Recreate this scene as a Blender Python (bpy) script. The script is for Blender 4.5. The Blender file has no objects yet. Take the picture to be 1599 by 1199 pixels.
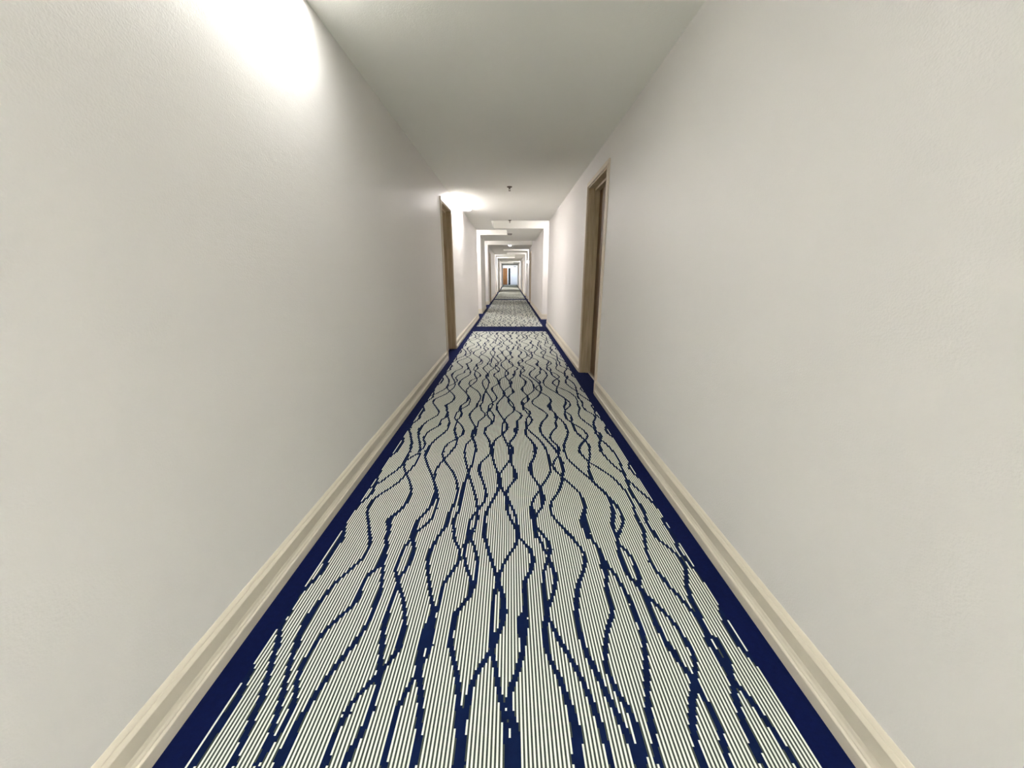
import bpy, bmesh, math, random
import numpy as np
from mathutils import Vector
random.seed(7)
S = bpy.context.scene
COL = S.collection

# ------------------------------------------------------------------ camera, world, exposure
CAM_H, PITCH, FPX = 1.215, math.radians(15.77), 600.0
cd = bpy.data.cameras.new('camera'); cd.sensor_width = 36; cd.lens = 36 * FPX / 1599; cd.clip_start = .02; cd.clip_end = 200
cam = bpy.data.objects.new('camera', cd); COL.objects.link(cam)
cam.location = (0, 0, CAM_H); cam.rotation_euler = (math.radians(90) - PITCH, 0, math.radians(-.24))
S.camera = cam
w = bpy.data.worlds.new('world'); S.world = w; w.use_nodes = True
w.node_tree.nodes['Background'].inputs[0].default_value = (.9, .92, 1, 1)
w.node_tree.nodes['Background'].inputs[1].default_value = .02
S.view_settings.view_transform = 'Standard'; S.view_settings.look = 'None'
S.view_settings.gamma = 1; S.view_settings.use_curve_mapping = False
S.view_settings.exposure = 3.02
S.cycles.max_bounces = 16; S.cycles.diffuse_bounces = 12
LAMP_NEAR, LAMP_BACK, LAMP_FAR, LAMP_ALCOVE, LAMP_LOBBY = 5.8, 12.0, 8.8, 11.0, 3.3

# ------------------------------------------------------------------ measures (x right, y along the corridor, z up)
XL, XR, H, UP = -.943, .907, 2.44, .20
HF = H + UP
Y0, Y1 = -7.0, 54.0
# side alcoves: (y start, y end), pocket's inner x
ALC_R = [(9.63, 11.15, -.45), (19.7, 20.9, -.35), (22.5, 24.3, -.2), (36.2, 38.0, -.2)]
ALC_L = [(11.5, 12.85, -.10), (15.0, 16.9, .907), (24.9, 26.0, .3), (27.6, 29.8, .3), (38.4, 43.0, .3)]
DOOR_L = [(5.66, 6.53), (18.1, 18.93), (33.0, 33.83)]
DOOR_R = [(3.93, 4.86), (17.5, 18.35), (28.0, 28.83)]
DH = 2.19
LAMPS_L = [(1.48, 2.12), (-3.2, -1.9), (6.64, 8.05)]
FILL_LAMP_R = (-2.5, -1.1)      # fill lamp added on the right, unseen behind the viewer, brightens the left wall
LX = -.74
LOBBY = 50.5

# ------------------------------------------------------------------ materials
def mat(name, color, rough=.6, bump=0, bscale=200, emis=None, estr=0, metal=0, noise=0, nscale=6, spec=.5, fn=None):
    m = bpy.data.materials.new(name); m.use_nodes = True
    nt = m.node_tree; N = nt.nodes; L = nt.links; b = N['Principled BSDF']
    b.inputs['Base Color'].default_value = (*color, 1); b.inputs['Roughness'].default_value = rough
    b.inputs['Metallic'].default_value = metal; b.inputs['Specular IOR Level'].default_value = spec
    tc = N.new('ShaderNodeTexCoord')
    if noise:
        n = N.new('ShaderNodeTexNoise'); n.inputs['Scale'].default_value = nscale; n.inputs['Detail'].default_value = 5
        L.new(tc.outputs['Object'], n.inputs['Vector'])
        mx = N.new('ShaderNodeMix'); mx.data_type = 'RGBA'
        mx.inputs[6].default_value = (*[c * (1 - noise) for c in color], 1); mx.inputs[7].default_value = (*[min(1, c * (1 + noise)) for c in color], 1)
        L.new(n.outputs['Fac'], mx.inputs[0]); L.new(mx.outputs[2], b.inputs['Base Color'])
    if bump:
        n2 = N.new('ShaderNodeTexNoise'); n2.inputs['Scale'].default_value = bscale; n2.inputs['Detail'].default_value = 3
        L.new(tc.outputs['Object'], n2.inputs['Vector'])
        bp = N.new('ShaderNodeBump'); bp.inputs['Strength'].default_value = bump; bp.inputs['Distance'].default_value = .002
        L.new(n2.outputs['Fac'], bp.inputs['Height']); L.new(bp.outputs['Normal'], b.inputs['Normal'])
        m['bump'] = bp.name
    if emis:
        b.inputs['Emission Color'].default_value = (*emis, 1); b.inputs['Emission Strength'].default_value = estr
    if fn: fn(m, N, L, b, tc)
    return m

def plaster(m, N, L, b, tc):
    # orange-peel roller stipple plus broad trowel patches
    n1 = N.new('ShaderNodeTexNoise'); n1.inputs['Scale'].default_value = 170; n1.inputs['Detail'].default_value = 4
    n2 = N.new('ShaderNodeTexNoise'); n2.inputs['Scale'].default_value = 9; n2.inputs['Detail'].default_value = 6; n2.inputs['Roughness'].default_value = .65
    mp = N.new('ShaderNodeMapping'); mp.inputs['Scale'].default_value = (1, .45, 1.3)
    L.new(tc.outputs['Object'], n1.inputs['Vector']); L.new(tc.outputs['Object'], mp.inputs['Vector']); L.new(mp.outputs['Vector'], n2.inputs['Vector'])
    b1 = N.new('ShaderNodeBump'); b1.inputs['Strength'].default_value = .42; b1.inputs['Distance'].default_value = .0022
    b2 = N.new('ShaderNodeBump'); b2.inputs['Strength'].default_value = .16; b2.inputs['Distance'].default_value = .012
    L.new(n1.outputs['Fac'], b1.inputs['Height']); L.new(n2.outputs['Fac'], b2.inputs['Height'])
    L.new(b1.outputs['Normal'], b2.inputs['Normal']); L.new(b2.outputs['Normal'], b.inputs['Normal'])

def wood(c1, c2, sc=(18, 18, 1.2)):
    def f(m, N, L, b, tc):
        mp = N.new('ShaderNodeMapping'); mp.inputs['Scale'].default_value = sc
        n = N.new('ShaderNodeTexNoise'); n.inputs['Scale'].default_value = 2.2; n.inputs['Detail'].default_value = 7; n.inputs['Distortion'].default_value = .6
        r = N.new('ShaderNodeValToRGB'); r.color_ramp.elements[0].position = .32; r.color_ramp.elements[1].position = .7
        r.color_ramp.elements[0].color = (*c1, 1); r.color_ramp.elements[1].color = (*c2, 1)
        L.new(tc.outputs['Object'], mp.inputs['Vector']); L.new(mp.outputs['Vector'], n.inputs['Vector'])
        L.new(n.outputs['Fac'], r.inputs[0]); L.new(r.outputs[0], b.inputs['Base Color'])
    return f

M = {}
M['wall'] = mat('wall_paint', (.715, .70, .678), .5, fn=plaster)
M['ceil'] = mat('ceiling_paint', (.84, .84, .80), .8, fn=plaster)
M['base'] = mat('baseboard_paint', (.66, .61, .50), .42, noise=.03, nscale=30)
M['casing'] = mat('casing_paint', (.66, .58, .47), .45)
M['jamb'] = mat('jamb_wood', (.4, .3, .18), .5, fn=wood((.40, .31, .19), (.56, .45, .30)))
M['leaf'] = mat('door_wood', (.1, .05, .02), .5, fn=wood((.09, .045, .014), (.17, .085, .028)))
M['enddoor'] = mat('end_door_wood', (.3, .15, .05), .4, fn=wood((.22, .085, .02), (.36, .17, .06)))
M['navy'] = mat('navy_carpet', (.0022, .0065, .048), .95, bump=.5, bscale=600, noise=.35, nscale=60, spec=.1)
M['cream'] = mat('cream_rib', (.76, .79, .71), .95, bump=.6, bscale=500, noise=.10, nscale=240, spec=.1)
M['dark'] = mat('dark_rib', (.05, .062, .05), .95, bump=.6, bscale=500, noise=.3, nscale=240, spec=.1)
M['dnavy'] = mat('navy_pattern', (.003, .010, .045), .95, bump=.5, bscale=500, noise=.5, nscale=25, spec=.1)
M['metal'] = mat('brushed_metal', (.55, .52, .48), .35, metal=1)
M['darkmetal'] = mat('bronze_metal', (.10, .075, .055), .5)
M['plastic'] = mat('white_plastic', (.72, .71, .68), .45)
M['greyplastic'] = mat('grey_plastic', (.30, .28, .26), .5)
M['fixture'] = mat('fixture_paint', (.8, .8, .79), .4)
M['lens_near'] = mat('lamp_lens_near', (.9, .9, .9), .5, emis=(1, .99, .965), estr=LAMP_NEAR)
M['lens_back'] = mat('lamp_lens_back', (.9, .9, .9), .5, emis=(1, .99, .975), estr=LAMP_BACK)
M['lens_far'] = mat('lamp_lens_far', (.9, .9, .9), .5, emis=(1, .94, .93), estr=LAMP_FAR)
M['lens_dim'] = mat('lamp_lens_dim', (.9, .9, .9), .5, emis=(1, .95, .93), estr=.25)
M['lens_alc'] = mat('lamp_lens_alcove', (.9, .9, .9), .5, emis=(1, .93, .92), estr=LAMP_ALCOVE)
M['lens_lob'] = mat('lamp_lens_lobby', (.9, .9, .9), .5, emis=(.9, .95, 1), estr=LAMP_LOBBY)
M['white'] = mat('white_door_paint', (.74, .78, .85), .4)
M['black'] = mat('black_glass', (.006, .008, .009), .25)
M['plaque'] = mat('grey_plaque', (.28, .30, .32), .5)

def far_field(m, N, L, b, tc):
    mp = N.new('ShaderNodeMapping'); mp.inputs['Scale'].default_value = (9, 3.2, 1)
    n = N.new('ShaderNodeTexNoise'); n.inputs['Scale'].default_value = 1.6; n.inputs['Detail'].default_value = 4
    r = N.new('ShaderNodeValToRGB'); r.color_ramp.elements[0].position = .38; r.color_ramp.elements[1].position = .56
    r.color_ramp.elements[0].color = (.10, .12, .13, 1); r.color_ramp.elements[1].color = (.40, .42, .36, 1)
    L.new(tc.outputs['Object'], mp.inputs['Vector']); L.new(mp.outputs['Vector'], n.inputs['Vector'])
    L.new(n.outputs['Fac'], r.inputs[0]); L.new(r.outputs[0], b.inputs['Base Color'])
M['farfield'] = mat('carpet_far', (.35, .37, .32), .95, fn=far_field, spec=.1)

# ------------------------------------------------------------------ mesh helpers
class MB:
    def __init__(s): s.v = []; s.f = []; s.mi = []
    def face(s, pts, mi=0):
        i = len(s.v); s.v += [tuple(p) for p in pts]; s.f.append(tuple(range(i, i + len(pts)))); s.mi.append(mi)
    def box(s, x0, x1, y0, y1, z0, z1, mi=0):
        i = len(s.v)
        s.v += [(x, y, z) for z in (z0, z1) for y in (y0, y1) for x in (x0, x1)]
        for q in ((0, 2, 3, 1), (4, 5, 7, 6), (0, 1, 5, 4), (2, 6, 7, 3), (0, 4, 6, 2), (1, 3, 7, 5)):
            s.f.append(tuple(i + k for k in q)); s.mi.append(mi)
    def prism_y(s, prof, y0, y1):      # prof: (x,z) loop
        n = len(prof); i = len(s.v)
        s.v += [(x, y0, z) for x, z in prof] + [(x, y1, z) for x, z in prof]
        for k in range(n):
            s.f.append((i + k, i + (k + 1) % n, i + n + (k + 1) % n, i + n + k)); s.mi.append(0)
        s.f.append(tuple(i + k for k in range(n))[::-1]); s.f.append(tuple(i + n + k for k in range(n))); s.mi += [0, 0]
    def prism_x(s, prof, x0, x1):      # prof: (y,z) loop
        n = len(prof); i = len(s.v)
        s.v += [(x0, y, z) for y, z in prof] + [(x1, y, z) for y, z in prof]
        for k in range(n):
            s.f.append((i + k, i + (k + 1) % n, i + n + (k + 1) % n, i + n + k)); s.mi.append(0)
        s.f.append(tuple(i + k for k in range(n))[::-1]); s.f.append(tuple(i + n + k for k in range(n))); s.mi += [0, 0]
    def lathe(s, prof, c=(0, 0, 0), n=24, axis='z'):   # prof: (r,h)
        i = len(s.v); m = len(prof)
        for r, h in prof:
            for k in range(n):
                a = 2 * math.pi * k / n; p = (r * math.cos(a), r * math.sin(a), h)
                if axis == 'x': p = (h, p[0], p[1])
                if axis == 'y': p = (p[0], h, p[1])
                s.v.append((p[0] + c[0], p[1] + c[1], p[2] + c[2]))
        for j in range(m - 1):
            for k in range(n):
                k2 = (k + 1) % n
                s.f.append((i + j * n + k, i + j * n + k2, i + (j + 1) * n + k2, i + (j + 1) * n + k)); s.mi.append(0)
        s.f.append(tuple(i + k for k in range(n))[::-1]); s.f.append(tuple(i + (m - 1) * n + k for k in range(n))); s.mi += [0, 0]
    def build(s, name, mats, parent=None, loc=(0, 0, 0), bevel=0, smooth=False, fix=True):
        me = bpy.data.meshes.new(name); me.from_pydata(s.v, [], s.f)
        for m in (mats if isinstance(mats, (list, tuple)) else [mats]): me.materials.append(m)
        if any(s.mi): me.polygons.foreach_set('material_index', s.mi)
        if fix:
            bm = bmesh.new(); bm.from_mesh(me)
            bmesh.ops.recalc_face_normals(bm, faces=bm.faces)
            if bevel: bmesh.ops.bevel(bm, geom=list(bm.edges), offset=bevel, segments=2, affect='EDGES', profile=.5)
            bm.to_mesh(me); bm.free()
        if smooth:
            for p in me.polygons: p.use_smooth = len(p.vertices) == 4
        me.update()
        o = bpy.data.objects.new(name, me); COL.objects.link(o); o.location = loc
        if parent: o.parent = parent
        return o
def tag(o, label=None, cat=None, group=None, kind=None):
    if label: o['label'] = label
    if cat: o['category'] = cat
    if group: o['group'] = group
    if kind: o['kind'] = kind
    return o
def empty(name, loc=(0, 0, 0), rz=0):
    o = bpy.data.objects.new(name, None); COL.objects.link(o); o.location = loc; o.rotation_euler = (0, 0, rz); o.empty_display_size = .1
    return o
def copy_tree(o, parent=None):
    c = o.copy(); COL.objects.link(c)
    if parent: c.parent = parent
    for ch in list(o.children): copy_tree(ch, c)
    return c

# ------------------------------------------------------------------ walls
def build_wall(side):
    X = XL if side < 0 else XR
    alc = ALC_L if side < 0 else ALC_R; doors = DOOR_L if side < 0 else DOOR_R
    T = 1.3
    m = MB()
    def bx(xa, xb, y0, y1, z0, z1):     # depth measured outwards from the wall face
        a, b = X + side * xa, X + side * xb
        m.box(min(a, b), max(a, b), y0, y1, z0, z1)
    cuts = sorted([(a, b, 'alc') for a, b, _ in alc] + [(a, b, 'door') for a, b in doors])
    y = Y0
    for a, b, k in cuts:
        bx(0, T, y, a, 0, HF)
        if k == 'door':
            bx(.22, T, a, b, 0, HF); bx(0, .22, a, b, DH, HF)
        else:
            bx(T - .1, T, a, b, 0, HF)
        y = b
    bx(0, T, y, LOBBY, 0, HF)
    bx(.55, T, LOBBY, Y1, 0, 3.1)
    return tag(m.build('wall_left' if side < 0 else 'wall_right', M['wall']),
               'long cream plastered corridor wall on the ' + ('left' if side < 0 else 'right'), kind='structure')
build_wall(-1); build_wall(1)
m = MB(); m.box(XL - .55, XR + .55, Y1, Y1 + .15, 0, 3.1)
m.box(XL - .55, XR + .55, LOBBY, LOBBY + .02, HF, 3.1)
wall_back = tag(m.build('wall_back', M['wall']), 'white end wall far down the corridor with doors in it', kind='structure')
m = MB(); m.box(XL - 1.3, XR + 1.3, Y0 - .15, Y0, 0, HF)
tag(m.build('wall_front', M['wall']), 'wall closing the corridor behind the viewer', kind='structure')

# ------------------------------------------------------------------ ceiling with raised pockets
holes = []
for a, b, xi in ALC_R: holes.append((min(xi, XR), XR, a, b))
for a, b, xi in ALC_L: holes.append((XL, min(xi, XR), a, b))
for a, b in LAMPS_L: holes.append((XL, LX, a, b))
holes.append((XR - (LX - XL), XR, *FILL_LAMP_R))
ys = sorted({Y0, LOBBY} | {h[2] for h in holes} | {h[3] for h in holes})
m = MB()
for ya, yb in zip(ys[:-1], ys[1:]):
    ym = (ya + yb) / 2
    hs = sorted((h[0], h[1]) for h in holes if h[2] < ym < h[3])
    x = XL
    for h0, h1 in hs:
        if h0 > x + 1e-4: m.box(x, h0, ya, yb, H, HF)
        x = max(x, h1)
    if x < XR - 1e-4: m.box(x, XR, ya, yb, H, HF)
m.box(XL - 1.3, XR + 1.3, Y0, LOBBY, HF, HF + .1)
m.box(XL - 1.3, XR + 1.3, LOBBY, Y1 + .15, 3.1, 3.2)
tag(m.build('ceiling', M['ceil']), 'flat off-white plaster ceiling with raised pockets by the side alcoves', kind='structure')

# ------------------------------------------------------------------ doors in the side walls
def side_door(n, side, a, b, label):
    X = XL if side < 0 else XR
    root = empty('door_%d' % n, (X, (a + b) / 2, 0)); tag(root, label, kind='structure')
    W = b - a
    def P(mb, x0, x1, y0, y1, z0, z1):
        p, q = side * x0, side * x1
        mb.box(min(p, q), max(p, q), y0 - W / 2, y1 - W / 2, z0, z1)
    # frame: lining with stop, both jambs and head
    m = MB()
    for (y0, y1) in ((0, .016), (W - .016, W)): P(m, -.004, .125, y0, y1, 0, DH)
    P(m, -.004, .125, .016, W - .016, DH - .016, DH)
    f = m.build('door_frame', M['jamb'], root)
    m = MB()
    for (y0, y1) in ((.016, .028), (W - .028, W - .016)): P(m, .068, .125, y0, y1, 0, DH - .016)
    P(m, .068, .125, .028, W - .028, DH - .04, DH - .016)
    m.build('door_stop', M['jamb'], f)
    # leaf
    m = MB(); P(m, .125, .168, .004, W - .004, .022, DH - .004)
    leaf = m.build('door_leaf', M['leaf'], root)
    # knob
    m = MB(); hy = .09 - W / 2
    prof = [(.026, 0), (.026, .006), (.011, .010), (.011, .030), (.022, .040), (.027, .052), (.022, .064), (.006, .068)]
    m.lathe([(r, side * (.125 - h)) for r, h in prof], (0, hy, 1.0), 20, 'x')
    m.build('door_knob', M['metal'], leaf, smooth=True)
    # casing: three mitred trims
    c = .046
    for nm, (y0, y1, z0, z1) in {'l': (-c, 0, 0, DH + c), 'r': (W, W + c, 0, DH + c), 't': (0, W, DH, DH + c)}.items():
        m = MB(); P(m, -.014, 0, y0, y1, z0, z1)
        if nm == 'l': P(m, -.019, -.014, y0 + .036, y1, z0, z1 - .036)
        if nm == 'r': P(m, -.019, -.014, y0, y1 - .036, z0, z1 - .036)
        if nm == 't': P(m, -.019, -.014, y0, y1, z0, z1 - .036)
        m.build('casing', M['casing'], root)
    m = MB(); p = MB()
    x0, x1 = sorted((side * .098, side * .17))
    m.prism_y([(x0, 0), (x0 + .008, .013), (x1 - .008, .013), (x1, 0)], -W / 2, W / 2)
    m.build('threshold', M['metal'], root)
    return root
side_door(1, -1, *DOOR_L[0], 'nearest doorway on the left wall, tan wooden jamb and dark brown door')
side_door(2, 1, *DOOR_R[0], 'nearest doorway on the right wall, tan wooden jamb and dark brown door')
side_door(3, -1, *DOOR_L[1], 'second doorway on the left wall, past the bright side alcoves')
side_door(4, 1, *DOOR_R[1], 'second doorway on the right wall, past the first bright alcove')
side_door(5, -1, *DOOR_L[2], 'small distant doorway far along the left wall')
side_door(6, 1, *DOOR_R[2], 'small distant doorway far along the right wall')

# ------------------------------------------------------------------ baseboards
PROF = [(0, 0), (.022, 0), (.022, .039), (.0205, .0425), (.0175, .0455), (.0160, .0462), (.0175, .0485), (.0165, .052), (.0135, .058), (.0115, .066), (.0095, .070),
        (.0085, .118), (.0145, .1215), (.0140, .1235), (.0085, .1350), (.0062, .1362), (.0078, .1385), (.0050, .1450), (.0012, .1515), (0, .152)]
def baseboard(side):
    X = XL if side < 0 else XR
    alc = ALC_L if side < 0 else ALC_R; doors = DOOR_L if side < 0 else DOOR_R
    m = MB()
    cuts = sorted([(a, b, 1) for a, b, _ in alc] + [(a - .046, b + .046, 0) for a, b in doors])
    y = Y0
    def run(y0, y1): m.prism_y([(X - side * d, z) for d, z in PROF], y0, y1)
    for a, b, k in cuts:
        run(y - (.020 if k and 0 else 0), a)
        if k:   # returns into the alcove and along its back
            xa, xb = X, X + side * 1.2
            m.prism_x([(a + d, z) for d, z in PROF], xa, xb)
            m.prism_x([(b - d, z) for d, z in PROF], X - side * .0, xb)
            m.prism_y([(xb - side * d, z) for d, z in PROF], a, b)
        y = b
    run(y, LOBBY)
    return tag(m.build('baseboard_left' if side < 0 else 'baseboard_right', M['base']),
               'cream moulded baseboard along the ' + ('left' if side < 0 else 'right') + ' wall', kind='structure')
baseboard(-1); baseboard(1)

# ------------------------------------------------------------------ floor and carpet
m = MB(); m.box(XL - 1.4, XR + 1.4, Y0 - .1, Y1 + .2, -.1, 0)
floor = tag(m.build('floor', M['navy']), 'navy blue carpet border and floor with patterned carpet fields', kind='structure')

# the wavy strands, traced from the photograph and laid out on the floor plane (tile letter gives the crop)
TILES = {'A1': (280, 1000, 6.0262), 'A2': (535, 1000, 6.0262), 'A3': (790, 1000, 6.0262), 'A4': (1045, 1000, 6.0262),
         'B1': (400, 830, 6.6625), 'B2': (600, 830, 6.6625), 'B3': (790, 830, 6.6625), 'B4': (960, 830, 6.6625),
         'C1': (510, 680, 7.495), 'C2': (660, 680, 7.495), 'C3': (790, 680, 7.495), 'C4': (900, 680, 7.495)}
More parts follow.
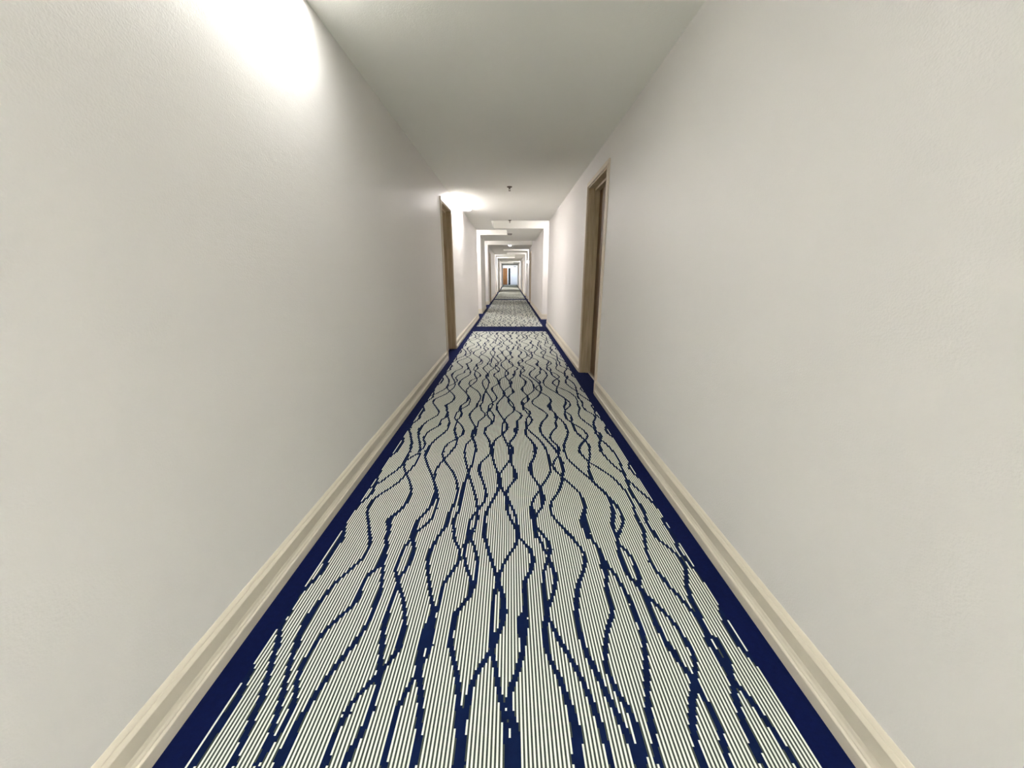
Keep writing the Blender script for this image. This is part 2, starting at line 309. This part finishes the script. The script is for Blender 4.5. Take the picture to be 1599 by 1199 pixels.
# strand: tile, base width factor, points; a third number on a point is its own width factor
STRANDS = [
('C1',1,'890,20 890,90 850,150,1.5 800,205 745,245 680,330 600,470'),
('C1',1,'975,0 990,60 990,140 960,210,1.3 910,310,1.5 905,370 930,450 970,530 990,620 985,680,1.2 945,770,1.3 890,850,1.2 820,910,1.3 755,960,1.8 725,1020,2 735,1080,1.6 715,1150,1.4 700,1199'),
('C1',1,'1070,0 1085,120 1095,190 1085,240 1050,320 1000,380 925,465 840,550 740,620 630,690 545,755 495,830 475,910 490,1010 500,1100 510,1199'),
('C1',1,'1150,0 1130,50 1150,105 1125,165 1085,205 1010,245 940,290 890,340 820,410 720,480 640,545 590,570'),
('C1',1,'600,470 590,540 560,590,1.4 495,620'),
('C1',1,'560,590,1.4 545,650 500,710 430,770 360,830 230,1000 205,1090,1.4 195,1199'),
('C1',1,'1350,0 1260,70 1195,140,1.2 1155,220,1.4 1155,270 1190,370 1240,490 1265,570,1.2 1285,660,1.7 1262,720,1.9 1235,800,1.4 1180,880 1110,950 1060,1010,1.3 1030,1090,1.8 1010,1199,1.7'),
('C1',1,'1290,660 1305,770 1280,860 1240,960 1170,1040 1080,1110 1030,1150'),
('C2',1,'375,0 400,60 370,150 310,220 245,285 190,350 150,420 140,490 125,530'),
('C2',1,'460,0 390,50 310,90 250,145 230,220 245,285 300,360 360,440 395,530 410,640,1.2 390,740 350,840 310,910 300,980,1.7 270,1060,1.4 215,1140 170,1199'),
('C2',1,'575,0,1.4 590,50 615,120 605,220 585,320 540,430 515,500,1.2 480,590,1.5 455,700,1.7 440,800,1.4 420,890 370,970 355,1050 375,1130 365,1199'),
('C2',1,'615,0 570,60 510,120 490,190 495,270 520,380 540,460 570,560 605,670 630,780 640,880 640,960 620,1050 570,1140 530,1199'),
('C2',1,'735,0 780,90 800,150 790,210 750,260 690,310 660,370,1.9 665,450,1.4 700,530 730,620 740,700,1.3 720,780 660,860 600,930 550,1010 535,1100,1.3 530,1199,1.5'),
('C2',1,'930,0 860,60 820,130 810,220,1.2 830,320 870,420 895,500,1.9 895,570,1.9 930,640 980,720,1.4 1030,820 1080,930 1100,1030 1110,1120,1.4 1130,1199'),
('C2',1.15,'895,560 880,650 830,740 780,830 740,910 725,1000 720,1100,1.4 715,1199,1.4'),
('C2',1,'935,10 980,80 1010,150 1020,220,1.4 1020,290 960,370 910,440 895,500'),
('C2',1,'1090,0 1060,50 1020,100 1045,150,1.4 1052,195,1.8 1025,250,1.4 1030,320 1065,390 1082,450,1.9 1085,510,1.6 1040,570 1000,620 975,690,1.4 980,780,1.4 985,880 1030,990 1080,1080 1120,1199'),
('C3',1,'230,0 290,70 335,130 345,190,1.9 330,260 290,330,1.6 280,400,2.1 300,470 350,540 400,620 420,700,1.9 430,770,1.9 415,850 365,920 335,990 335,1060,1.3 390,1120 450,1199'),
('C3',1,'320,0 400,80 475,180 505,280 520,380 515,440 480,510 420,590 390,650 330,730 295,830 305,880,2 305,930,2 325,1010,1.4 335,1100,1.4 350,1199'),
('C3',1,'420,0 500,90 570,160 610,230 650,310,1.6 672,400,1.7 660,480,1.3 655,540,1.3 630,630,1.2 590,700 530,780 520,850,1.2 540,940 600,1020 680,1100 775,1199'),
('C3',1,'520,0 520,50 580,110 620,170 615,240 565,300 550,350 570,410 640,475 700,530 780,600 860,680 900,760 925,850,1.4 910,930,1.9 900,1000,2.6 925,1080,2.3 965,1199,2'),
('C3',1,'725,0 695,90 680,180 705,260 770,330 870,420 980,510 1060,590,1.3 1150,670,1.3 1205,740,1.2 1240,840,1.5 1255,930,1.8 1245,1040,1.7 1260,1120,1.3 1290,1199'),
('C3',1,'850,0 930,70 970,110 985,170,1.2 980,260 965,330 970,420,1.2 1010,530'),
('C3',1,'955,0 960,40 920,80 870,150,1.2 870,210,1.4 920,270 980,325 1060,370 1150,430 1240,490 1310,560 1390,650 1440,740 1490,830 1510,920 1560,1010'),
('C4',1,'680,900 710,990 770,1090 800,1199,1.3'),
('C3',1,'1205,730 1290,820 1345,920 1370,1010,1.2 1350,1090 1310,1150 1290,1199'),
('C4',1,'240,0 290,60 275,140 310,220 370,290 450,370 530,435'),
('C4',1,'290,0 295,60 350,120 430,190 490,280 530,380 560,470,1.4 600,550,1.4 620,640 680,740 730,800 780,880 810,960,1.3 820,1030,1.2 870,1110 930,1199'),
('C4',1,'600,530 650,570 720,640 790,700 860,760 930,830 985,890'),
('C4',1,'375,0 450,50'),
('C4',1,'610,330 620,390 680,460 750,520'),
('C4',1.3,'1010,980 1040,1060 1110,1140 1160,1199'),
('B1',1.2,'915,0 880,90,1.6 800,200 740,290,1.6 700,400 620,490 540,570 440,660 400,740 340,850 300,900'),
('B1',1,'1175,0 1190,80,1.3 1170,180 1120,270 1020,360 920,450 830,530 760,610 690,700,1.2 610,800,1.4 540,900,1.7 490,1000,1.7 440,1110,1.4 430,1199,1.3'),
('B1',1.1,'1370,0 1350,60 1360,150,1.5 1320,260,1.7 1270,370,1.2 1180,440 1120,520 1080,620,1.2 1060,690,2 1010,760 970,800 870,890 770,980 670,1090 600,1199'),
('B1',1,'1345,250,1.3 1320,350 1310,480 1300,580 1275,680,1.4 1230,790,1.3 1190,900 1130,1010 1060,1110 1010,1199'),
('B1',1.2,'300,900 260,980 240,1080 235,1199'),
('B2',1,'300,0,1.5 290,70 220,150 160,270 115,400 135,500 150,560 190,680 210,800 210,920 205,1010,1.3 175,1110,1.5 150,1199,1.7'),
('B2',1,'340,0 290,60,1.6 310,180,1.3 280,290,1.4 220,400 150,490 135,570,1.4 90,690'),
('B1',1.1,'1470,570 1420,690 1380,820 1340,930,1.3 1320,1050,1.3 1310,1199,1.3'),
('B2',1,'600,0 540,90 490,180,1.3 455,270,1.2 450,380,1.2 460,480 475,600 490,720 515,840,1.6 470,950,1.8 430,1040,2 400,1199,2'),
('B2',1,'515,840,1.5 505,950 500,1060,1.3 475,1199,1.3'),
('B2',1,'720,0 730,90 780,190 785,290 740,370 680,450 620,540 590,640 575,750 550,820 515,850'),
('B2',1,'880,0 880,60,1.5 840,150,1.5 830,260 850,370 890,470 910,580,1.5 890,670,1.2 800,780 740,860,1.7 720,960,1.4 695,1060,1.2 680,1199,1.4'),
('B2',1,'930,0 890,60 930,150 960,260 970,370,1.2 955,480,1.2 930,570,1.3 890,670'),
('B2',1,'1035,0 1060,120,1.1 1100,270,1.2 1150,420 1180,520,1.5 1220,640,1.2 1240,740,1.7 1235,850,2 1225,960,1.4 1190,1050,1.3 1130,1150,1.5 1120,1199,1.6'),
('B2',1,'1375,0 1380,80 1360,160 1300,240 1240,340 1200,440 1170,560,1.3 1145,640 1130,750 1120,900 1115,1050,1.3 1120,1199,1.5'),
('B2',1,'1385,50 1450,120 1520,200,1.3 1545,310,1.5 1520,420,1.3 1465,510,1.2 1455,620,1.3 1465,740,1.2 1460,840,1.4 1432,930,2.9 1432,1040,3 1440,1120,1.5 1440,1199,1.4'),
('B3',1,'300,0 350,90 400,200 440,260 420,340 390,430 390,560 400,680,1.2 420,800,1.4 420,880,1.4 400,1000,1.4 405,1199,1.5'),
('B3',1,'350,0 430,100 460,190,1.5 440,280 480,380,1.3 515,480,1.3 505,590,1.2 480,690 430,800,1.3 430,890 480,990 530,1090,1.2 580,1199'),
('B3',1,'610,0 690,80 770,170 815,250 820,340,1.3 800,430 760,530,1.3 740,620,1.4 730,750,1.4 730,880,1.4 750,1000,1.3 780,1110,1.3 810,1199,1.3'),
('B3',1,'840,0,1.4 890,90 960,180 1000,280,1.6 1015,360,2.2 1045,480,1.3 1040,560,1.3 1060,670,1.3 1100,780,1.2 1100,880,1.2 1060,1010,1.3 1040,1110 1035,1199'),
('B3',1,'1010,290 1070,380 1140,470 1200,570 1250,660,1.2 1310,770,1.3 1350,880,1.6 1390,980,1.4 1420,1080,1.2 1440,1199,1.2'),
('B3',1.1,'1125,0 1160,90,1.3 1170,190 1190,290,1.4 1230,390,1.5 1300,500 1380,580,1.3 1430,650,1.4 1470,740,1.3 1510,850,1.3 1560,980,1.3 1599,1060,1.3'),
('B4',1.1,'400,900,1.3 450,1010,1.2 500,1100,1.2 540,1199,1.3'),
('B3',1,'1195,0 1160,70'),
('B3',1,'1170,140 1240,200 1300,270 1340,360,1.2 1380,470,1.4 1385,560,1.3'),
('B4',1,'330,680 420,760 510,850 600,950 680,1050 750,1199'),
('B4',1,'305,0 310,110 330,220 370,330 440,430 510,510,1.2 580,600 660,680 740,770 820,860 890,940,1.4 940,1040 960,1120,1.5 1000,1199,1.5'),
('B4',1,'400,0 450,90 540,160 620,230 690,300,1.2 735,390,1.2 745,480,1.4 745,570,1.2 775,660,1.3 800,740,1.5 850,820,1.3 890,900,1.2'),
('B4',1.1,'570,0 630,100 660,200 730,290 800,370 880,440 930,530'),
('B4',1,'600,10 650,100 710,150'),
('B4',1.4,'1110,790 1110,850 1150,950 1200,1040 1260,1140 1290,1199'),
('B4',1,'890,940 960,1050 1040,1150 1070,1199'),
('A1',1.2,'930,0 890,150 850,300 810,430 770,560,1.4 720,670 680,760,1.4 640,870 590,970,1.2 530,1080,1.3 490,1199,1.5'),
('A1',1.1,'1110,0 1070,130 1030,270 1000,400 970,530,1.3 930,660 890,800 850,920 840,980,1.7 790,1070,1.3 720,1180 700,1220'),
('A1',1,'1290,20 1220,130 1150,260,1.1 1110,370 1100,470 1085,570,1.2 1040,700,1.3 970,830,1.2 900,930 850,980'),
('A1',1.1,'1599,80 1500,210 1400,340 1310,470 1230,590,1.2 1160,710 1100,800,1.5 1050,930,1.8 980,1060,1.9 920,1199,2'),
('A1',1,'1599,680 1540,740 1490,840 1440,950,1.3 1400,1060,1.3 1360,1199,1.3'),
('A1',1,'1599,1100 1540,1199'),
('A1',1.4,'690,240 620,400 560,530 470,670,1.5 380,800,1.5 290,930,1.5 200,1070,1.3 120,1199,1.1'),
('A2',1,'140,-20 60,90 0,180'),
('A2',1.15,'370,0 360,130 350,280,1.4 335,400 310,530 270,660 220,780 150,920 80,1040,1.3 20,1160'),
('A2',1,'550,0,1.2 520,90,1.2 450,190 370,290 280,380 180,480 90,590 20,690'),
('A2',1.3,'750,0,1.5 730,110,1.4 715,230,1.5 720,330,1.2 730,450 730,600 720,750 715,900 690,1020 660,1199'),
('A2',1,'830,0 800,130 740,230 680,340 610,460 550,580 500,680,1.2 470,800,1.2 440,930,1.2 400,1060,1.3 380,1199,1.3'),
('A2',1.2,'1010,0 1030,130 1060,260 1080,390 1085,520 1085,660 1085,790,1.4 1105,930,1.5 1085,1060 1070,1199'),
('A2',1.2,'1450,-10 1400,90 1330,200 1260,310 1210,430 1180,560,1.4 1150,700,1.3 1120,830,1.3 1110,950,1.8 1100,1199,1.8'),
('A2',1.1,'1400,90 1430,230 1450,380 1480,530 1510,680 1530,820 1540,960,1.2 1545,1100 1560,1199,1.3'),
('A2',1,'1599,430 1560,500 1560,600'),
('A3',1.3,'160,0 150,140 110,280 70,390 30,500 25,620 50,740,1.5 80,860,1.6 95,980,1.8 95,1199,1.8'),
('A3',1.2,'370,0 390,130,1 450,260,1 510,380,1.1 550,500 600,640,1.4 640,780,1.7 665,900,1.8 670,1040,1.9 680,1199,2.2'),
('A3',1.1,'500,0 570,120 640,240 710,380 770,510 820,640,1.2 870,770,1.3 910,900 950,1010,1.2 990,1199,1.3'),
('A3',1.2,'710,0 760,140 830,280,1.3 900,420 960,550 1030,680 1090,810 1150,930,1.4 1210,1060,1.4 1250,1199,1.6'),
('A3',1.1,'940,0 930,130,1.2 940,250 980,370 1050,510 1130,630 1190,740 1230,850,1.4 1260,960,1.4 1280,1080,1.7 1280,1199,1.5'),
('A3',1.15,'1290,0 1310,140 1320,280,1.4 1325,420,1.3 1330,560 1340,700,1.5 1370,830,1.3 1390,950 1410,1060,1.3 1440,1199,1.4'),
('A3',1,'1490,0 1599,140'),
('A4',1.1,'0,90 70,180 140,270 210,360,1.4 260,440,1.3 310,530 370,630 420,740 470,850 500,950,1.3 530,1060 560,1199'),
('A4',1.1,'150,0 210,110 240,210 245,320 235,430,1.5 215,560,1.5 215,700,1.5 220,830,1.3 240,960,1.3 280,1080,1.4 320,1199,1.6'),
('A4',1.3,'360,0 430,110 510,230,1.6 570,330,1.6 600,430 620,550,1.3 660,680,1.2 700,800 760,920,1.5 820,1060,1.5 880,1199,1.6'),
('A4',1,'440,0 500,100 560,230,1.3 590,360'),
('A4',1.2,'600,400 680,480 760,570 840,680 920,790 1000,890 1070,1010 1160,1130 1200,1199'),
('A4',1.1,'620,0 700,110,1.3 780,190 870,280'),
]
def floor_pt(px, py):
    c, s = math.cos(PITCH), math.sin(PITCH)
    zc = FPX * CAM_H / (c * (py - 430))
    return (px - 797) * zc / FPX, (zc - CAM_H * s) / c
PER, ZA = 1.815, .685
PITCH_R, PH = .0109, .0297
FXL, FXR = -.836, .796
HALF = PITCH_R / 2
k0 = math.ceil((FXL - PH) / HALF); k1 = math.floor((FXR - PH) / HALF)
cols = np.arange(k0, k1 + 1); xc = PH + cols * HALF
ribmat = np.where(cols % 2 == 0, 0, 1)
DZ = .0075; NZ = int(round(PER / DZ)); zc_ = ZA + (np.arange(NZ) + .5) * (PER / NZ)
grid = np.zeros((len(xc), NZ), bool)
W0 = .0072
# pattern snaps to half ribs (cream loops and the gaps between them)
xr = xc
for tile, wf, pts in STRANDS:
    x0, y0, sc = TILES[tile]
    P = []
    for t in pts.split():
        q = [float(v) for v in t.split(',')]
        X, Z = floor_pt(x0 + q[0] / sc, y0 + q[1] / sc)
        P.append((X, Z, W0 * wf * ((q[2] if len(q) > 2 else 1) if wf == 1 or len(q) < 3 else q[2] / (wf ** .6))))
    for (xa, za, wa), (xb, zb, wb) in zip(P[:-1], P[1:]):
        wm = max(wa, wb) + .01
        i = np.where((xr > min(xa, xb) - wm) & (xr < max(xa, xb) + wm))[0]
        j = np.where((zc_ > min(za, zb) - wm) & (zc_ < max(za, zb) + wm))[0]
        if not len(i) or not len(j): continue
        GX, GZ = np.meshgrid(xr[i], zc_[j], indexing='ij')
        dx, dz = xb - xa, zb - za; L2 = dx * dx + dz * dz + 1e-12
        t = np.clip(((GX - xa) * dx + (GZ - za) * dz) / L2, 0, 1)
        d = np.hypot(GX - xa - t * dx, GZ - za - t * dz)
        grid[np.ix_(i, j)] |= d < wa + (wb - wa) * t
def field(ya, yb, cols_pattern=True):
    V = []; F = []; MI = []
    zt = .004
    for ci in range(len(xc)):
        xa, xb = xc[ci] - HALF / 2, xc[ci] + HALF / 2
        row = grid[ci]; n = len(row)
        ch = np.flatnonzero(np.diff(row.astype(np.int8))) + 1
        ed = [0, *ch.tolist(), n]
        k = math.floor((ya - ZA) / PER)
        segs = []
        while ZA + k * PER < yb:
            o = ZA + k * PER
            for a, b in zip(ed[:-1], ed[1:]):
                s0, s1 = max(ya, o + a * PER / n), min(yb, o + b * PER / n)
                if s1 > s0 + 1e-6:
                    v = bool(row[a])
                    if segs and segs[-1][2] == v: segs[-1][1] = s1
                    else: segs.append([s0, s1, v])
            k += 1
        for s0, s1, v in segs:
            i = len(V); V += [(xa, s0, zt), (xb, s0, zt), (xb, s1, zt), (xa, s1, zt)]
            F.append((i, i + 1, i + 2, i + 3)); MI.append(2 if v else int(ribmat[ci]))
    # edge drop all round
    xA, xB = xc[0] - HALF / 2, xc[-1] + HALF / 2
    for a, b in (((xA, ya), (xB, ya)), ((xB, ya), (xB, yb)), ((xB, yb), (xA, yb)), ((xA, yb), (xA, ya))):
        i = len(V); V += [(a[0], a[1], 0), (b[0], b[1], 0), (b[0], b[1], zt), (a[0], a[1], zt)]; F.append((i, i + 1, i + 2, i + 3)); MI.append(2)
    me = bpy.data.meshes.new('carpet_field'); me.from_pydata(V, [], F)
    for mm in ('cream', 'dark', 'dnavy'): me.materials.append(M[mm])
    me.polygons.foreach_set('material_index', MI); me.update()
    o = bpy.data.objects.new('carpet_field', me); COL.objects.link(o); o.parent = floor
    return o
field(-1.6, 8.66); field(9.5, 20.2)
m = MB(); m.box(FXL, FXR, 21.0, 52.0, 0, .004); m.build('carpet_field', M['farfield'], floor)
m = MB(); m.box(FXL, FXR, Y0 + .3, -1.6, 0, .004); m.build('carpet_field', M['farfield'], floor)

# ------------------------------------------------------------------ ceiling lamps hugging the left wall
def strip_light(a, b, lens, label, side=-1, bulge=.022):
    L = b - a; Wd = LX - XL
    root = empty('ceiling_light', ((XL + LX) / 2 if side < 0 else XR - Wd / 2, (a + b) / 2, H)); tag(root, label, 'light')
    m = MB(); t = .012
    for x0, x1, y0, y1 in ((Wd / 2 - t, Wd / 2, -L / 2, L / 2), (-Wd / 2 + .002, -Wd / 2 + t, -L / 2, L / 2), (-Wd / 2 + t, Wd / 2 - t, -L / 2, -L / 2 + t), (-Wd / 2 + t, Wd / 2 - t, L / 2 - t, L / 2)):
        m.box(x0, x1, y0 + .001, y1 - .001, -.006, .06)
    m.box(-Wd / 2 + .002, Wd / 2 - .001, -L / 2 + .001, L / 2 - .001, .06, .075)
    m.build('housing', M['fixture'], root)
    # wrap-around lens bulging a little below the ceiling
    m = MB(); hw = Wd / 2 - t - .001
    prof = [(-hw, .05)] + [(hw * math.cos(math.pi * (1 - k / 12)), -.004 + (0 if bulge else .012) - bulge * math.sin(math.pi * k / 12)) for k in range(13)] + [(hw, .05)]
    m.prism_y(prof, -L / 2 + t + .001, L / 2 - t - .001)
    m.build('lens', lens, root)
    return root
strip_light(*LAMPS_L[0], M['lens_near'], 'glowing strip light in the ceiling edge just above the viewer, left', bulge=0)
strip_light(*LAMPS_L[1], M['lens_back'], 'glowing strip light in the ceiling edge behind the viewer', bulge=0)
strip_light(*LAMPS_L[2], M['lens_far'], 'glowing white strip light against the left wall above the nearest left doorway')

strip_light(*FILL_LAMP_R, M['lens_back'], 'added fill strip light in the right ceiling edge, unseen behind the viewer', 1, 0)

# lamps hidden up in the alcove pockets
ORD = ['first', 'second', 'third', 'fourth', 'fifth']
def alcove_light(x, y):
    root = empty('ceiling_light', (x, y, HF)); tag(root, 'square glowing lamp up in a side alcove ceiling, out of direct view', 'light')
    m = MB(); m.box(-.19, .19, -.19, .19, -.02, 0); m.build('housing', M['fixture'], root, bevel=.003)
    m = MB(); m.box(-.17, .17, -.17, .17, -.055, -.02); m.build('lens', M['lens_alc'], root, bevel=.008)
    return root
first = None
for side, lst, sn in ((1, ALC_R, 'right'), (-1, ALC_L, 'left')):
    X = XL if side < 0 else XR
    for n, (a, b, xi) in enumerate(lst):
        x, y = X + side * .5, (a + b) / 2
        if first is None: c = first = alcove_light(x, y)
        else:
            c = copy_tree(first); c.location = (x, y, HF)
        if n >= 3: c.scale = (1.7, 1.7, 1)
        c['label'] = 'square glowing lamp in the ceiling of the %s side alcove on the %s' % (ORD[n], sn)
        c['group'] = 'lamps in the side alcove ceilings'
# lobby lamp
root = empty('ceiling_light', (0, 51.9, 3.1)); tag(root, 'bright cool ceiling panel in the small lobby at the far end', 'light')
m = MB(); m.box(-.62, .62, -.62, .62, -.03, 0); m.build('housing', M['fixture'], root)
m = MB(); m.box(-.58, .58, -.58, .58, -.05, -.03); m.build('lens', M['lens_lob'], root)
# small lamp at the second pocket edge
root = empty('ceiling_light', (-.02, 16.98, H)); tag(root, 'small bright domed ceiling lamp at mid-corridor, beyond the smoke detector', 'light')
m = MB(); m.lathe([(.062, 0), (.062, -.012), (.053, -.016)]); m.build('base', M['fixture'], root, smooth=True)
m = MB(); m.lathe([(.050, -.014), (.049, -.03), (.038, -.045), (.02, -.052), (.004, -.054)]); m.build('lens', M['lens_far'], root, smooth=True)

# ------------------------------------------------------------------ sprinklers and smoke detector
def sprinkler(y, z, label, x=-.01):
    root = empty('sprinkler_head', (x, y, z)); tag(root, label, 'sprinkler', 'pendent sprinklers along the ceiling')
    m = MB(); m.lathe([(.038, 0), (.037, -.006), (.026, -.013), (.013, -.016)]); m.build('escutcheon', M['darkmetal'], root, smooth=True)
    m = MB(); m.lathe([(.010, -.012), (.010, -.026), (.006, -.030), (.006, -.034)], n=12)
    m.box(.009, .013, -.003, .003, -.050, -.02); m.box(-.013, -.009, -.003, .003, -.050, -.02); m.box(-.013, .013, -.003, .003, -.053, -.049)
    m.build('frame', M['darkmetal'], root)
    m = MB(); m.lathe([(.016, -.053), (.017, -.055), (.016, -.057)], n=16); m.build('deflector', M['darkmetal'], root)
    return root
sprinkler(6.07, H, 'dark sprinkler head on the ceiling, nearest the viewer, before the strip light end')
sprinkler(9.54, H, 'smaller dark sprinkler head on the ceiling beside the first right-hand alcove')
root = empty('smoke_detector', (-.02, 12.5, H)); tag(root, 'round smoke detector on the ceiling beyond both sprinklers', 'detector')
m = MB(); m.lathe([(.078, 0), (.078, -.010), (.070, -.014)]); m.build('mounting_base', M['greyplastic'], root, smooth=True)
m = MB(); m.lathe([(.070, -.014), (.068, -.030), (.055, -.042), (.020, -.046)]); m.build('cover', M['greyplastic'], root, smooth=True)

# wall light box on the right wall, far
root = empty('wall_lamp', (XR, 19.2, 1.87)); tag(root, 'small white lit box sticking out of the right wall below a dark bracket', 'lamp')
m = MB(); m.box(-.13, 0, -.02, .02, .045, .065); m.build('bracket', M['darkmetal'], root)
m = MB(); m.box(-.12, -.02, -.03, .03, -.10, .045); m.build('shade', M['lens_dim'], root, bevel=.006)

# ------------------------------------------------------------------ end wall
def end_door(n, x0, x1, top, leafmat, label, knob=None):
    root = empty('door_%d' % n, ((x0 + x1) / 2, Y1, 0)); tag(root, label, kind='structure')
    W = x1 - x0; c = .07
    for (a, b, z0, z1) in ((-W / 2 - c, -W / 2, 0, top + c), (W / 2, W / 2 + c, 0, top + c), (-W / 2, W / 2, top, top + c)):
        m = MB(); m.box(a, b, -.03, 0, z0, z1); m.build('casing', M['white'], root)
    m = MB(); m.box(-W / 2, W / 2, -.018, 0, .01, top); lf = m.build('door_leaf', leafmat, root)
    if knob:
        m = MB(); m.lathe([(.03, -.018), (.03, -.024), (.012, -.03), (.012, -.05), (.028, -.06), (.03, -.075), (.01, -.085)], (knob * (W / 2 - .08), 0, 1.0), 16, 'y'); m.build('door_knob', M['metal'], lf, smooth=True)
    return root
end_door(7, -1.02, -.40, 2.17, M['enddoor'], 'orange-brown wooden door in the far end wall', 1)
end_door(8, -.25, .0, 2.17, M['black'], 'narrow dark doorway in the far end wall right of the wooden door')
end_door(9, .18, .86, 2.20, M['white'], 'pale white door in the far end wall, rightmost', -1)
m = MB(); m.box(.44, .78, Y1 - .03, Y1 - .001, 2.30, 2.42); o = m.build('sign', M['plaque'], bevel=.004); tag(o, 'small grey sign plate above the white door at the far end', 'sign')
m = MB(); m.box(.055, .155, Y1 - .03, Y1 - .001, 1.60, 1.70); o = m.build('wall_plate', M['plaque'], bevel=.004); tag(o, 'tiny grey wall plate left of the white door at the far end', 'wall plate')
